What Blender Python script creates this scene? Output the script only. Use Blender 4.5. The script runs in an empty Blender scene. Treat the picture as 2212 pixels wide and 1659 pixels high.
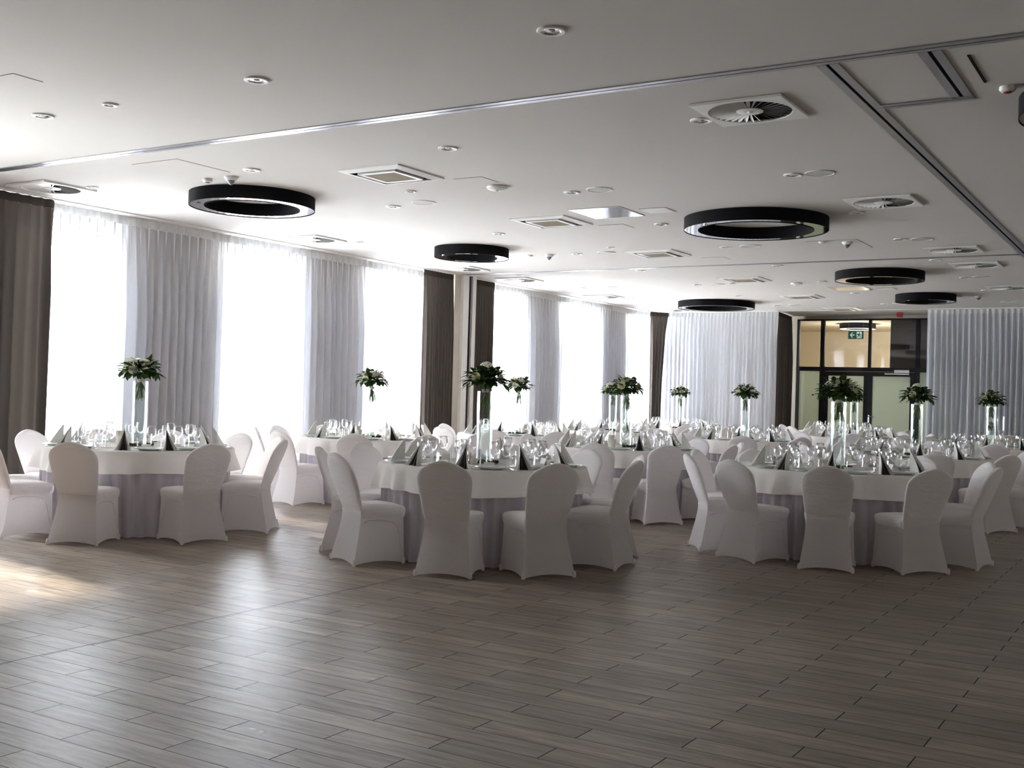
import bpy, math, random
from mathutils import Vector, Matrix
PI = math.pi
R = random.Random(7)
sc = bpy.context.scene
COL = sc.collection

# ------------------------------------------------------------------ camera, world, sun, exposure
H = 3.705            # ceiling height
cam = bpy.data.cameras.new('camera'); cam.sensor_width = 36; cam.lens = 38.93; cam.clip_end = 200; cam.clip_start = 0.05
camo = bpy.data.objects.new('camera', cam); COL.objects.link(camo); sc.camera = camo
rt = Vector((0.85201291, 0.52268141, 0.02963363)); dn = Vector((0.0211035, 0.02226829, -0.99952927)); fw = Vector((-0.52309526, 0.85223721, 0.00794247))
M3 = Matrix((rt, -dn, -fw)).transposed()
camo.matrix_world = Matrix.Translation((0, 0, 1.405)) @ M3.to_4x4()

w = bpy.data.worlds.new('world'); sc.world = w; w.use_nodes = True
bg = w.node_tree.nodes['Background']; bg.inputs[0].default_value = (0.89, 0.95, 1, 1); bg.inputs[1].default_value = 15.0
w.cycles.sampling_method = 'MANUAL'; w.cycles.sample_map_resolution = 64
SUN = bpy.data.lights.new('sun', 'SUN'); SUN.energy = 4.5; SUN.angle = math.radians(2.5); SUN.color = (1, .93, .80)
so = bpy.data.objects.new('sun', SUN); COL.objects.link(so)
so.rotation_euler = Vector((0.86, -0.185, -0.455)).to_track_quat('-Z', 'Y').to_euler()
sc.view_settings.view_transform = 'Standard'; sc.view_settings.look = 'None'; sc.view_settings.gamma = 1
sc.view_settings.use_curve_mapping = False; sc.view_settings.exposure = 2.15
cy = sc.cycles
cy.max_bounces = 11; cy.diffuse_bounces = 8; cy.glossy_bounces = 4; cy.transmission_bounces = 5; cy.transparent_max_bounces = 28
cy.caustics_reflective = False; cy.caustics_refractive = False; cy.sample_clamp_indirect = 14
cy.use_adaptive_sampling = True; cy.adaptive_threshold = 0.02; cy.use_denoising = True

# ------------------------------------------------------------------ materials
def srgb(*c): return tuple((x / 255 / 12.92) if x / 255 <= .04045 else ((x / 255 + .055) / 1.055) ** 2.4 for x in c) + (1,)
def mat(name, col, rough=.5, metal=0, spec=.5, bump=0, bscale=60, var=0, vscale=3, sheen=0, stretch=None, bdist=.01):
    m = bpy.data.materials.new(name); m.use_nodes = True; nt = m.node_tree; b = nt.nodes['Principled BSDF']
    c = srgb(*col); b.inputs['Base Color'].default_value = c
    b.inputs['Roughness'].default_value = rough; b.inputs['Metallic'].default_value = metal
    b.inputs['Specular IOR Level'].default_value = spec
    if sheen: b.inputs['Sheen Weight'].default_value = sheen
    tc = None
    if bump or var:
        tc = nt.nodes.new('ShaderNodeTexCoord'); mp = nt.nodes.new('ShaderNodeMapping'); nt.links.new(tc.outputs['Object'], mp.inputs[0])
        if stretch: mp.inputs['Scale'].default_value = stretch
    if bump:
        n = nt.nodes.new('ShaderNodeTexNoise'); n.inputs['Scale'].default_value = bscale; n.inputs['Detail'].default_value = 4
        bm = nt.nodes.new('ShaderNodeBump'); bm.inputs['Strength'].default_value = bump; bm.inputs['Distance'].default_value = bdist
        nt.links.new(mp.outputs[0], n.inputs['Vector']); nt.links.new(n.outputs[0], bm.inputs['Height']); nt.links.new(bm.outputs[0], b.inputs['Normal'])
    if var:
        n = nt.nodes.new('ShaderNodeTexNoise'); n.inputs['Scale'].default_value = vscale; n.inputs['Detail'].default_value = 5
        r = nt.nodes.new('ShaderNodeMapRange'); r.inputs[3].default_value = 1 - var; r.inputs[4].default_value = 1 + var
        v = nt.nodes.new('ShaderNodeVectorMath'); v.operation = 'SCALE'; v.inputs[0].default_value = c[:3]
        nt.links.new(mp.outputs[0], n.inputs['Vector']); nt.links.new(n.outputs[0], r.inputs[0]); nt.links.new(r.outputs[0], v.inputs['Scale']); nt.links.new(v.outputs[0], b.inputs['Base Color'])
    return m
def cloth_mat(name, col, trans=.3, transp=0.0, rough=.8, bump=.15, bscale=25, stretch=None, bdist=.01):
    m = bpy.data.materials.new(name); m.use_nodes = True; nt = m.node_tree; nt.nodes.clear()
    out = nt.nodes.new('ShaderNodeOutputMaterial'); c = srgb(*col)
    d = nt.nodes.new('ShaderNodeBsdfDiffuse'); d.inputs[0].default_value = c; d.inputs[1].default_value = rough
    t = nt.nodes.new('ShaderNodeBsdfTranslucent'); t.inputs[0].default_value = c
    mx = nt.nodes.new('ShaderNodeMixShader'); mx.inputs[0].default_value = trans
    nt.links.new(d.outputs[0], mx.inputs[1]); nt.links.new(t.outputs[0], mx.inputs[2]); last = mx
    if bump:
        tc = nt.nodes.new('ShaderNodeTexCoord'); mp = nt.nodes.new('ShaderNodeMapping'); nt.links.new(tc.outputs['Object'], mp.inputs[0])
        if stretch: mp.inputs['Scale'].default_value = stretch
        n = nt.nodes.new('ShaderNodeTexNoise'); n.inputs['Scale'].default_value = bscale; n.inputs['Detail'].default_value = 3
        b = nt.nodes.new('ShaderNodeBump'); b.inputs['Strength'].default_value = bump; b.inputs['Distance'].default_value = bdist
        nt.links.new(mp.outputs[0], n.inputs['Vector']); nt.links.new(n.outputs[0], b.inputs['Height'])
        nt.links.new(b.outputs[0], d.inputs['Normal'])
    if transp:
        tr = nt.nodes.new('ShaderNodeBsdfTransparent'); m2 = nt.nodes.new('ShaderNodeMixShader'); m2.inputs[0].default_value = transp
        nt.links.new(last.outputs[0], m2.inputs[1]); nt.links.new(tr.outputs[0], m2.inputs[2]); last = m2
    nt.links.new(last.outputs[0], out.inputs[0]); return m
def glass_mat(name, center=.96, edge=.35, blend=.35, tint=(1, 1, 1), gl=1.0, fk=1, pos=.45):
    m = bpy.data.materials.new(name); m.use_nodes = True; nt = m.node_tree; nt.nodes.clear()
    out = nt.nodes.new('ShaderNodeOutputMaterial'); lw = nt.nodes.new('ShaderNodeLayerWeight'); lw.inputs[0].default_value = blend
    rp = nt.nodes.new('ShaderNodeValToRGB'); rp.color_ramp.elements[0].position = pos; rp.color_ramp.elements[0].color = (center * tint[0], center * tint[1], center * tint[2], 1)
    rp.color_ramp.elements[1].position = 1; rp.color_ramp.elements[1].color = (edge * tint[0], edge * tint[1], edge * tint[2], 1)
    tr = nt.nodes.new('ShaderNodeBsdfTransparent'); g = nt.nodes.new('ShaderNodeBsdfGlossy'); g.inputs['Roughness'].default_value = .02; g.inputs[0].default_value = (gl, gl, gl, 1)
    fr = nt.nodes.new('ShaderNodeFresnel'); fr.inputs[0].default_value = 1.5; mx = nt.nodes.new('ShaderNodeMixShader')
    nt.links.new(lw.outputs['Facing'], rp.inputs[0]); nt.links.new(rp.outputs[0], tr.inputs[0]); fm = nt.nodes.new('ShaderNodeMath'); fm.operation = 'MULTIPLY'; fm.inputs[1].default_value = fk; nt.links.new(fr.outputs[0], fm.inputs[0]); nt.links.new(fm.outputs[0], mx.inputs[0])
    nt.links.new(tr.outputs[0], mx.inputs[1]); nt.links.new(g.outputs[0], mx.inputs[2]); nt.links.new(mx.outputs[0], out.inputs[0]); return m
def emit(name, col, s):
    m = bpy.data.materials.new(name); m.use_nodes = True; b = m.node_tree.nodes['Principled BSDF']; b.inputs['Base Color'].default_value = srgb(*col)
    b.inputs['Emission Color'].default_value = srgb(*col); b.inputs['Emission Strength'].default_value = s; return m

CEIL = mat('ceiling_paint', (204, 200, 194), .85, spec=.2, bump=.05, bscale=30, var=.015, vscale=1.2)
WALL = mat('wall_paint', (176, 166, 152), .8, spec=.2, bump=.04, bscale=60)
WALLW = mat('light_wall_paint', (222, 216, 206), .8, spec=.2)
PIER = mat('pier_paint', (196, 188, 176), .7, spec=.3)
WHITE = mat('white_lacquer', (226, 224, 220), .45)
OFFW = mat('off_white_plastic', (214, 211, 205), .5)
DARK = mat('dark_void', (10, 10, 11), .9, spec=.1)
ALU = mat('brushed_aluminium', (172, 172, 176), .32, metal=1, bump=.02, bscale=12, stretch=(.2, 8, 8))
CHROME = mat('chrome_reflector', (215, 216, 218), .12, metal=1)
MIRROR = mat('mirror_gloss', (228, 230, 232), .06, metal=1)
BLACK = mat('black_fabric_shade', (12, 11, 14), .8, spec=.12, bump=.1, bscale=300)
RINGD = mat('ring_glossy_diffuser', (205, 206, 208), .05, metal=1)
BROWN = mat('brown_grille_mesh', (128, 110, 84), .8, bump=.5, bscale=250)
RED = mat('red_plastic', (150, 18, 22), .4)
FRAME = mat('anthracite_frame', (22, 19, 22), .6, spec=.25)
CREAM = mat('cream_wall', (224, 212, 184), .8)
FROST = cloth_mat('frosted_glass', (222, 230, 220), .6, .0, bump=0)
SHEER = cloth_mat('sheer_voile', (222, 224, 230), .50, .32, bump=0)
SHEERB = cloth_mat('dense_sheer', (222, 225, 232), .42, .10, bump=0)
PINCH = cloth_mat('pinched_voile', (214, 215, 219), .03, .0, bump=0)
SHEER2 = cloth_mat('sheer_header_tape', (214, 214, 214), .006, 0, bump=0)
DRAPE = cloth_mat('taupe_drape', (96, 89, 84), .03, 0, bump=.1, bscale=200)
DRAPED = cloth_mat('taupe_drape_header', (74, 68, 65), .02, 0, bump=.1, bscale=200)
COVER = cloth_mat('white_stretch_cover', (248, 245, 246), .12, 0, bump=.38, bscale=6, stretch=(1.5, 1.5, 4), bdist=.02)
COVERT = cloth_mat('thin_stretch_cover', (248, 245, 246), .40, 0, bump=.22, bscale=5, stretch=(1.5, 1.5, 3), bdist=.02)
GRIP = cloth_mat('grip_light_cloth', (255, 253, 250), .3, 0, bump=0)  # paler than the cover: light passing the grip hole put into the colour
LINEN = cloth_mat('white_tablecloth', (250, 247, 244), .12, 0, bump=.25, bscale=3, bdist=.03)
SKIRT = cloth_mat('lilac_grey_skirt', (232, 227, 233), .3, 0, bump=.05)
NAPL = mat('silver_napkin_outside', (214, 212, 206), .5, var=.12, vscale=45)
NAPD = mat('anthracite_napkin_inside', (62, 60, 60), .6)
PORC = mat('white_porcelain', (214, 220, 220), .12, spec=.6)
CARD = mat('place_card_paper', (238, 236, 230), .8)
WAX = cloth_mat('candle_wax', (232, 228, 220), .25, 0, bump=0)
MOSS = mat('moss', (52, 50, 30), .9, bump=.8, bscale=90, var=.4, vscale=60)
LEAF = cloth_mat('leaf_green', (58, 78, 44), .2, 0, bump=0)
LEAF2 = cloth_mat('eucalyptus_green', (82, 98, 84), .15, 0, bump=0)
STEM = mat('flower_stem', (92, 106, 52), .6)
PETW = cloth_mat('white_petal', (238, 236, 222), .3, 0, bump=0)
PETY = cloth_mat('cream_petal', (230, 228, 186), .3, 0, bump=0)
STEEL = mat('cutlery_steel', (205, 205, 208), .14, metal=1)
GLASS = glass_mat('table_glass', .99, .10, .32, fk=.55, pos=.68)
VGLASS = glass_mat('vase_glass', .99, .02, .3, (.97, 1, .99), fk=.6, pos=.72)
WOOD = mat('table_wood', (120, 92, 62), .6)
SIGNG = emit('exit_sign_green', (22, 108, 92), .03)
SIGNW = emit('exit_sign_white', (225, 240, 228), .08)
WARM = emit('far_fill_glow', (255, 236, 205), 1.2)  # glow added for the room beyond the glazing

def floor_mat():
    m = bpy.data.materials.new('wood_look_tile'); m.use_nodes = True; nt = m.node_tree; b = nt.nodes['Principled BSDF']; L = nt.links.new
    def mt(op, a=None, b_=None, c=None):
        n = nt.nodes.new('ShaderNodeMath'); n.operation = op
        for i, v in enumerate((a, b_, c)):
            if v is None: continue
            if isinstance(v, (int, float)): n.inputs[i].default_value = v
            else: L(v, n.inputs[i])
        return n.outputs[0]
    tc = nt.nodes.new('ShaderNodeTexCoord'); sp = nt.nodes.new('ShaderNodeSeparateXYZ'); L(tc.outputs['Object'], sp.inputs[0])
    rh, bw, g = .1545, .807, .0021
    ry = mt('DIVIDE', mt('SUBTRACT', sp.outputs[1], 3.565), rh); row = mt('FLOOR', ry); fy = mt('FRACT', ry)
    off = mt('MULTIPLY', mt('PINGPONG', row, 1), .5)
    rx = mt('SUBTRACT', mt('DIVIDE', mt('ADD', sp.outputs[0], 4.137), bw), off); colm = mt('FLOOR', rx); fx = mt('FRACT', rx)
    def edge(f, size, gg):
        return mt('LESS_THAN', mt('MULTIPLY', mt('MINIMUM', f, mt('SUBTRACT', 1, f)), size), gg)
    grout = mt('MAXIMUM', edge(fy, rh, g), edge(fx, bw, g * 1.3))
    # long movement joint parallel to the window wall
    jx = mt('LESS_THAN', mt('ABSOLUTE', mt('ADD', mt('ADD', sp.outputs[0], 4.935), mt('MULTIPLY', sp.outputs[1], .0075))), .004)
    grout = mt('MAXIMUM', grout, jx)
    cmb = nt.nodes.new('ShaderNodeCombineXYZ'); L(colm, cmb.inputs[0]); L(row, cmb.inputs[1])
    wn = nt.nodes.new('ShaderNodeTexWhiteNoise'); wn.noise_dimensions = '2D'; L(cmb.outputs[0], wn.inputs[0])
    # grain: stretched noise, shifted per tile
    mp = nt.nodes.new('ShaderNodeMapping'); mp.inputs['Scale'].default_value = (1.6, 16, 1); L(tc.outputs['Object'], mp.inputs[0])
    sh = nt.nodes.new('ShaderNodeVectorMath'); sh.operation = 'MULTIPLY_ADD'; L(wn.outputs['Color'], sh.inputs[0]); sh.inputs[1].default_value = (37, 23, 11); L(mp.outputs[0], sh.inputs[2])
    n1 = nt.nodes.new('ShaderNodeTexNoise'); n1.inputs['Scale'].default_value = 1.6; n1.inputs['Detail'].default_value = 8; n1.inputs['Roughness'].default_value = .68; L(sh.outputs[0], n1.inputs['Vector'])
    rp = nt.nodes.new('ShaderNodeValToRGB'); e = rp.color_ramp.elements; e[0].position = .28; e[0].color = srgb(78, 65, 55); e[1].position = .72; e[1].color = srgb(163, 150, 136)
    e2 = rp.color_ramp.elements.new(.48); e2.color = srgb(131, 118, 106)
    L(n1.outputs[0], rp.inputs[0])
    mr = nt.nodes.new('ShaderNodeMapRange'); mr.inputs[3].default_value = .80; mr.inputs[4].default_value = 1.16; L(wn.outputs['Value'], mr.inputs[0])
    sc_ = nt.nodes.new('ShaderNodeVectorMath'); sc_.operation = 'SCALE'; L(rp.outputs[0], sc_.inputs[0]); L(mr.outputs[0], sc_.inputs['Scale'])
    mix = nt.nodes.new('ShaderNodeMix'); mix.data_type = 'RGBA'; L(grout, mix.inputs['Factor']); L(sc_.outputs[0], mix.inputs[6]); mix.inputs[7].default_value = srgb(26, 23, 21)
    L(mix.outputs[2], b.inputs['Base Color'])
    r2 = nt.nodes.new('ShaderNodeMapRange'); r2.inputs[3].default_value = .29; r2.inputs[4].default_value = .44; L(n1.outputs[0], r2.inputs[0])
    L(mt('MAXIMUM', r2.outputs[0], mt('MULTIPLY', grout, .8)), b.inputs['Roughness'])
    b.inputs['Specular IOR Level'].default_value = .30
    # slow waviness of the glaze + grout groove
    n2 = nt.nodes.new('ShaderNodeTexNoise'); n2.inputs['Scale'].default_value = 3; n2.inputs['Detail'].default_value = 2; L(sh.outputs[0], n2.inputs['Vector'])
    hgt = mt('SUBTRACT', mt('ADD', mt('MULTIPLY', n1.outputs[0], .25), mt('MULTIPLY', n2.outputs[0], .5)), mt('MULTIPLY', grout, 1.2))
    bp = nt.nodes.new('ShaderNodeBump'); bp.inputs['Strength'].default_value = .12; bp.inputs['Distance'].default_value = .004; L(hgt, bp.inputs['Height']); L(bp.outputs[0], b.inputs['Normal'])
    return m
FLOOR = floor_mat()

# ------------------------------------------------------------------ mesh helpers
class MB:
    def __init__(s): s.v = []; s.f = []; s.mi = []; s.mats = []
    def m(s, mt):
        if mt not in s.mats: s.mats.append(mt)
        return s.mats.index(mt)
    def add(s, vs, fs, mt=None):
        o = len(s.v); s.v += [tuple(v) for v in vs]; s.f += [tuple(i + o for i in f) for f in fs]
        s.mi += [s.m(mt) if mt else 0] * len(fs); return s
    def box(s, x0, x1, y0, y1, z0, z1, mt=None):
        v = [(x, y, z) for z in (z0, z1) for y in (y0, y1) for x in (x0, x1)]
        return s.add(v, [(0, 2, 3, 1), (4, 5, 7, 6), (0, 1, 5, 4), (2, 6, 7, 3), (0, 4, 6, 2), (1, 3, 7, 5)], mt)
    def lathe(s, prof, n=24, c=(0, 0, 0), mt=None, axis=None):
        o = []; fs = []
        for r, z in prof:
            for k in range(n):
                a = 2 * PI * k / n; o.append((c[0] + r * math.cos(a), c[1] + r * math.sin(a), c[2] + z))
        for i in range(len(prof) - 1):
            for k in range(n):
                k2 = (k + 1) % n; fs.append((i * n + k, i * n + k2, (i + 1) * n + k2, (i + 1) * n + k))
        return s.add(o, fs, mt)
    def loft(s, rings, cap0=False, cap1=False, mt=None):
        n = len(rings[0]); v = [p for r in rings for p in r]; fs = []
        for i in range(len(rings) - 1):
            for k in range(n):
                k2 = (k + 1) % n; fs.append((i * n + k, i * n + k2, (i + 1) * n + k2, (i + 1) * n + k))
        if cap0: fs.append(tuple(reversed(range(n))))
        if cap1: fs.append(tuple((len(rings) - 1) * n + k for k in range(n)))
        return s.add(v, fs, mt)
    def tube(s, pts, r, n=6, mt=None, taper=1):
        rings = []; pts = [Vector(p) for p in pts]
        for i, p in enumerate(pts):
            d = (pts[min(i + 1, len(pts) - 1)] - pts[max(i - 1, 0)]).normalized()
            a = d.orthogonal().normalized() if abs(d.z) > .9 else d.cross(Vector((0, 0, 1))).normalized(); b = d.cross(a)
            rr = r * (1 + (taper - 1) * i / max(1, len(pts) - 1))
            rings.append([p + a * rr * math.cos(2 * PI * k / n) + b * rr * math.sin(2 * PI * k / n) for k in range(n)])
        return s.loft(rings, True, True, mt)
    def mesh(s, name, mt=None, smooth=False, angle=None):
        me = bpy.data.meshes.new(name); me.from_pydata(s.v, [], s.f)
        ms = s.mats if s.mats else [mt]
        for q in ms: me.materials.append(q)
        if len(ms) > 1: me.polygons.foreach_set('material_index', s.mi)
        if smooth: me.polygons.foreach_set('use_smooth', [True] * len(me.polygons))
        me.update()
        if angle is not None and smooth: me.set_sharp_from_angle(angle=math.radians(angle))
        return me
    def obj(s, name, mt=None, parent=None, loc=(0, 0, 0), smooth=False, angle=None):
        return link(name, s.mesh(name, mt, smooth, angle), parent, loc)
def link(name, me, parent=None, loc=(0, 0, 0), rz=0):
    o = bpy.data.objects.new(name, me); COL.objects.link(o)
    if parent: o.parent = parent
    o.location = loc; o.rotation_euler.z = rz
    return o
def tag(o, label, cat, group=None):
    o['label'] = label; o['category'] = cat
    if group: o['group'] = group
    return o
def empty(name, loc, label, cat, group=None, rz=0):
    o = bpy.data.objects.new(name, None); COL.objects.link(o); o.location = loc; o.rotation_euler.z = rz
    o.empty_display_size = .1
    return tag(o, label, cat, group)
def struct(o): o['kind'] = 'structure'; return o
def copy_tree(root, loc, rz, label=None, group=None):
    c = root.copy(); COL.objects.link(c); c.location = loc; c.rotation_euler = (root.rotation_euler.x, root.rotation_euler.y, rz)
    if label: c['label'] = label
    if group: c['group'] = group
    for ch in root.children:
        d = ch.copy(); COL.objects.link(d); d.parent = c
        for g in ch.children:
            e = g.copy(); COL.objects.link(e); e.parent = d
    return c

# ------------------------------------------------------------------ room shell
XL, XR, YN, YB = -12.70, 4.2, -6.0, 29.6
struct(MB().box(XL - .3, XR + .2, YN - .2, YB + 6.4, -.2, 0).obj('floor', FLOOR))
struct(MB().box(XL - .3, XR + .2, YN - .2, YB + 6.4, H, H + .2).obj('ceiling', CEIL))
WN = [(4.90, 6.7), (8.42, 10.0), (12.17, 13.66), (15.58, 17.3), (19.45, 20.85), (22.72, 24.45), (26.32, 28.1)]
WZ0, WZ1 = .12, 3.62
wl = MB(); y = YN - .2
for a, b in WN:
    wl.box(XL - .3, XL, y, a, 0, H); wl.box(XL - .3, XL, a, b, 0, WZ0); wl.box(XL - .3, XL, a, b, WZ1, H); y = b
wl.box(XL - .3, XL, y, YB + 6.4, 0, H)
struct(wl.obj('wall_left', WALL))
def portal(x, a, b, z0, z1):
    L = bpy.data.lights.new('window_portal', 'AREA'); L.shape = 'RECTANGLE'; L.size = b - a; L.size_y = z1 - z0; L.cycles.is_portal = True
    lo = bpy.data.objects.new('window_portal', L); COL.objects.link(lo); lo.location = (x, (a + b) / 2, (z0 + z1) / 2); lo.rotation_euler = (PI / 2, 0, -PI / 2)
portal(-12.22, YB + .9, YB + 4.6, .3, 3.2)  # portal at the opening added to daylight the far room
for i, (a, b) in enumerate(WN):
    f = MB(); t = .06; c = (a + b) / 2
    for y0, y1 in ((a, a + t), (b - t, b), (c - .035, c + .035)): f.box(XL - .2, XL - .13, y0, y1, WZ0, WZ1)
    for z0 in (WZ0, WZ1 - t): f.box(XL - .2, XL - .13, a, b, z0, z0 + t)
    wo = struct(f.obj('window_%d' % (i + 1), WHITE))
    gl = MB().box(XL - .168, XL - .162, a + t, b - t, WZ0 + t, WZ1 - t).obj('window_pane', GLASS, wo)
    portal(XL - .32, a, b, WZ0, WZ1)
struct(MB().box(XR, XR + .2, YN - .2, YB + 6.4, 0, H).obj('wall_right', WALLW))
struct(MB().box(XL, XR, YN - .2, YN, 0, H).obj('wall_near', WALLW))
# back wall with the glazed door front cut out (x -9.14 .. -5.0, up to z 3.62)
bw = MB(); bw.box(XL, -9.14, YB, YB + .15, 0, H); bw.box(-9.14, -4.9, YB, YB + .15, 3.62, H); bw.box(-4.9, XR, YB, YB + .15, 0, H)
struct(bw.obj('wall_back', WALL))
# room beyond the glazing, its left wall with an opening added for daylight
rb = MB(); rb.box(-12.2, -12, YB + .15, YB + .9, 0, H); rb.box(-12.2, -12, YB + .9, YB + 4.6, 0, .3); rb.box(-12.2, -12, YB + .9, YB + 4.6, 3.2, H); rb.box(-12.2, -12, YB + 4.6, YB + 6.2, 0, H); rb.box(-12.2, XR, YB + 6.2, YB + 6.4, 0, H)
struct(rb.obj('wall_far', CREAM))
struct(MB().box(-6.87, XR - .05, YB + .8, YB + 1.0, 2.3, H).obj('wall_added_panel', mat('added_dark_panel', (52, 44, 40), .6)))  # dark panel added so the upper right glazing looks dark
struct(MB().box(-12, -3, YB + .16, YB + 6.2, H - .03, H - .005).obj('trim_9', CREAM))

# window-side pier with the folding-wall jamb
struct(MB().box(XL, -12.38, 17.92, 18.62, 0, H).obj('wall_pier', PIER))
jm = empty('partition_jamb', (-12.38, 18.30, 0), 'white wall jamb with dark slot on the pier between the two taupe drapes', 'partition jamb')
MB().box(-.0, .07, -.17, .02, 0, H).obj('jamb_panel', WHITE, jm); MB().box(0, .05, .02, .065, 0, H).obj('slot', DARK, jm)
MB().box(0, .085, .065, .10, 0, H).obj('edge_strip', ALU, jm); MB().box(0, .11, .10, .22, 0, H).obj('end_post', OFFW, jm)

# baseboards
struct(MB().box(XL, XL + .015, YN, 17.92, 0, .07).box(XL, XL + .015, 18.62, YB, 0, .07).obj('baseboard_left', WHITE))

# ceiling curtain pocket rail
rl = MB(); rl.box(-12.72, -12.38, 4.0, 17.9, H - .02, H - .002)
struct(rl.obj('trim_1', WHITE))
struct(MB().box(-12.72, -12.38, 18.63, 27.9, H - .02, H - .002).obj('trim_2', WHITE))
struct(MB().box(-12.3, -9.05, 27.60, 27.75, H - .02, H - .002).box(-9.05, -5.4, 27.69, 27.73, H - .012, H - .002).box(-5.4, XR, 27.60, 27.75, H - .02, H - .002).obj('trim_3', WHITE))

# folding-wall tracks in the ceiling
def track(name, x0, x1, y0, y1, alongx, wd=.062, sl=.007, label=''):
    t = empty(name, ((x0 + x1) / 2, (y0 + y1) / 2, H), label, 'ceiling track')
    lx, ly = (x1 - x0) / 2, (y1 - y0) / 2
    if alongx:
        MB().box(-lx, lx, -wd, -sl, -.008, -.001).obj('rail', ALU, t); MB().box(-lx, lx, sl, wd, -.008, -.001).obj('rail', ALU, t); MB().box(-lx, lx, -sl, sl, -.003, -.001).obj('slot', DARK, t)
    else:
        MB().box(-wd, -sl, -ly, ly, -.008, -.001).obj('rail', ALU, t); MB().box(sl, wd, -ly, ly, -.008, -.001).obj('rail', ALU, t); MB().box(-sl, sl, -ly, ly, -.003, -.001).obj('slot', DARK, t)
    return t
track('ceiling_track', XL, XR, 7.421, 7.421, True, label='long silver partition track crossing the foreground ceiling')
track('ceiling_track', -2.16, -2.16, 7.49, 26.5, False, .075, .013, label='silver partition track running away along the right side of the ceiling')
track('ceiling_track', -1.498, -1.498, 7.49, 8.72, False, .075, .013, label='short silver track on the right side of the square ceiling bay')
track('ceiling_track', -2.085, -1.42, 8.757, 8.757, True, label='short silver track closing the far side of the square ceiling bay')
track('ceiling_track', -12.3, -2.24, 18.07, 18.07, True, .05, .006, label='thin far partition track crossing the ceiling from the window pier')

# ------------------------------------------------------------------ ceiling fixtures
def shallow():
    r = .093; m = MB(); m.lathe([(r, 0), (r, -.010), (r - .005, -.014), (r - .028, -.012), (r - .030, -.002)], 32)
    k = MB(); k.lathe([(r - .03, -.009), (r - .036, -.004), (r - .05, -.002), (.03, -.0015), (.001, -.0015)], 32)
    b = MB(); b.lathe([(.001, -.010), (.018, -.009), (.026, -.003), (.027, -.0015)], 20)
    return m.mesh('trim_ring', WHITE, True, 40), k.mesh('reflector', CHROME, True), b.mesh('bulb', OFFW, True)
DLR, DLC, DLB = shallow()
def downlight(x, y, s, label):
    t = empty('downlight', (x, y, H), label, 'downlight', 'round recessed ceiling downlights')
    for n, me in (('trim_ring', DLR), ('reflector', DLC), ('bulb', DLB)):
        link(n, me, t)
    t.scale = (s, s, 1)
rown = ['nearest', 'second', 'third', 'fourth', 'fifth', 'sixth', 'seventh', 'eighth', 'ninth']
ys = [6.05, 8.57, 11.03, 13.52, 15.91, 18.38, 21.05, 23.45, 26.12]
cols = [(-3.5, 'right'), (-6.05, 'middle'), (-8.6, 'left'), (-11.2, 'window-side')]
for j, yy in enumerate(ys):
    for xx, nm in cols:
        if (nm == 'window-side' and j in (0, 2, 4, 8)): continue
        downlight(xx, yy, .8 if nm == 'window-side' else 1, 'round white downlight in the %s column of the ceiling, %s cross row from the camera' % (nm, rown[j]))
for xx, yy, lb in [(-7.72, 6.05, 'small round spotlight between the two foreground downlights at upper left'), (-7.75, 10.26, 'small round spotlight just beyond the nearest air conditioner'),
                   (-7.72, 15.37, 'small round spotlight before the third air conditioner'), (-7.81, 20.92, 'small round spotlight beside the fourth air conditioner')]:
    o = empty('spotlight', (xx, yy, H), lb, 'spotlight'); link('trim_ring', DLR, o); link('reflector', DLC, o); link('bulb', DLB, o); o.scale = (.68, .68, 1)
SPM = MB().lathe([(.15, 0), (.15, -.006), (.146, -.009), (.138, -.010), (.136, -.006)], 36).mesh('rim', WHITE, True, 40)
SPG = MB().lathe([(.137, -.006), (.08, -.0075), (.001, -.008)], 36).mesh('grille', mat('speaker_grille', (192, 190, 186), .7, bump=.5, bscale=400), True)
for xx, yy in [(-5.68, 11.0), (-3.23, 11.05), (-8.06, 10.94), (-3.23, 16.0), (-5.67, 15.92), (-8.06, 15.9), (-10.56, 21.06), (-8.15, 21.05), (-3.22, 21.0), (-8.15, 26.1), (-5.74, 26.15), (-3.24, 26.15)]:
    c = {-10: 'window-side', -8: 'left', -5: 'middle', -3: 'right'}[int(xx)]; rw = 'first' if yy < 12 else 'second' if yy < 17 else 'third' if yy < 22 else 'fourth'
    o = empty('ceiling_speaker', (xx, yy, H), 'round flat ceiling speaker in the %s column, %s speaker row from the camera' % (c, rw), 'speaker', 'round ceiling speakers')
    link('rim', SPM, o); link('grille', SPG, o)
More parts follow.
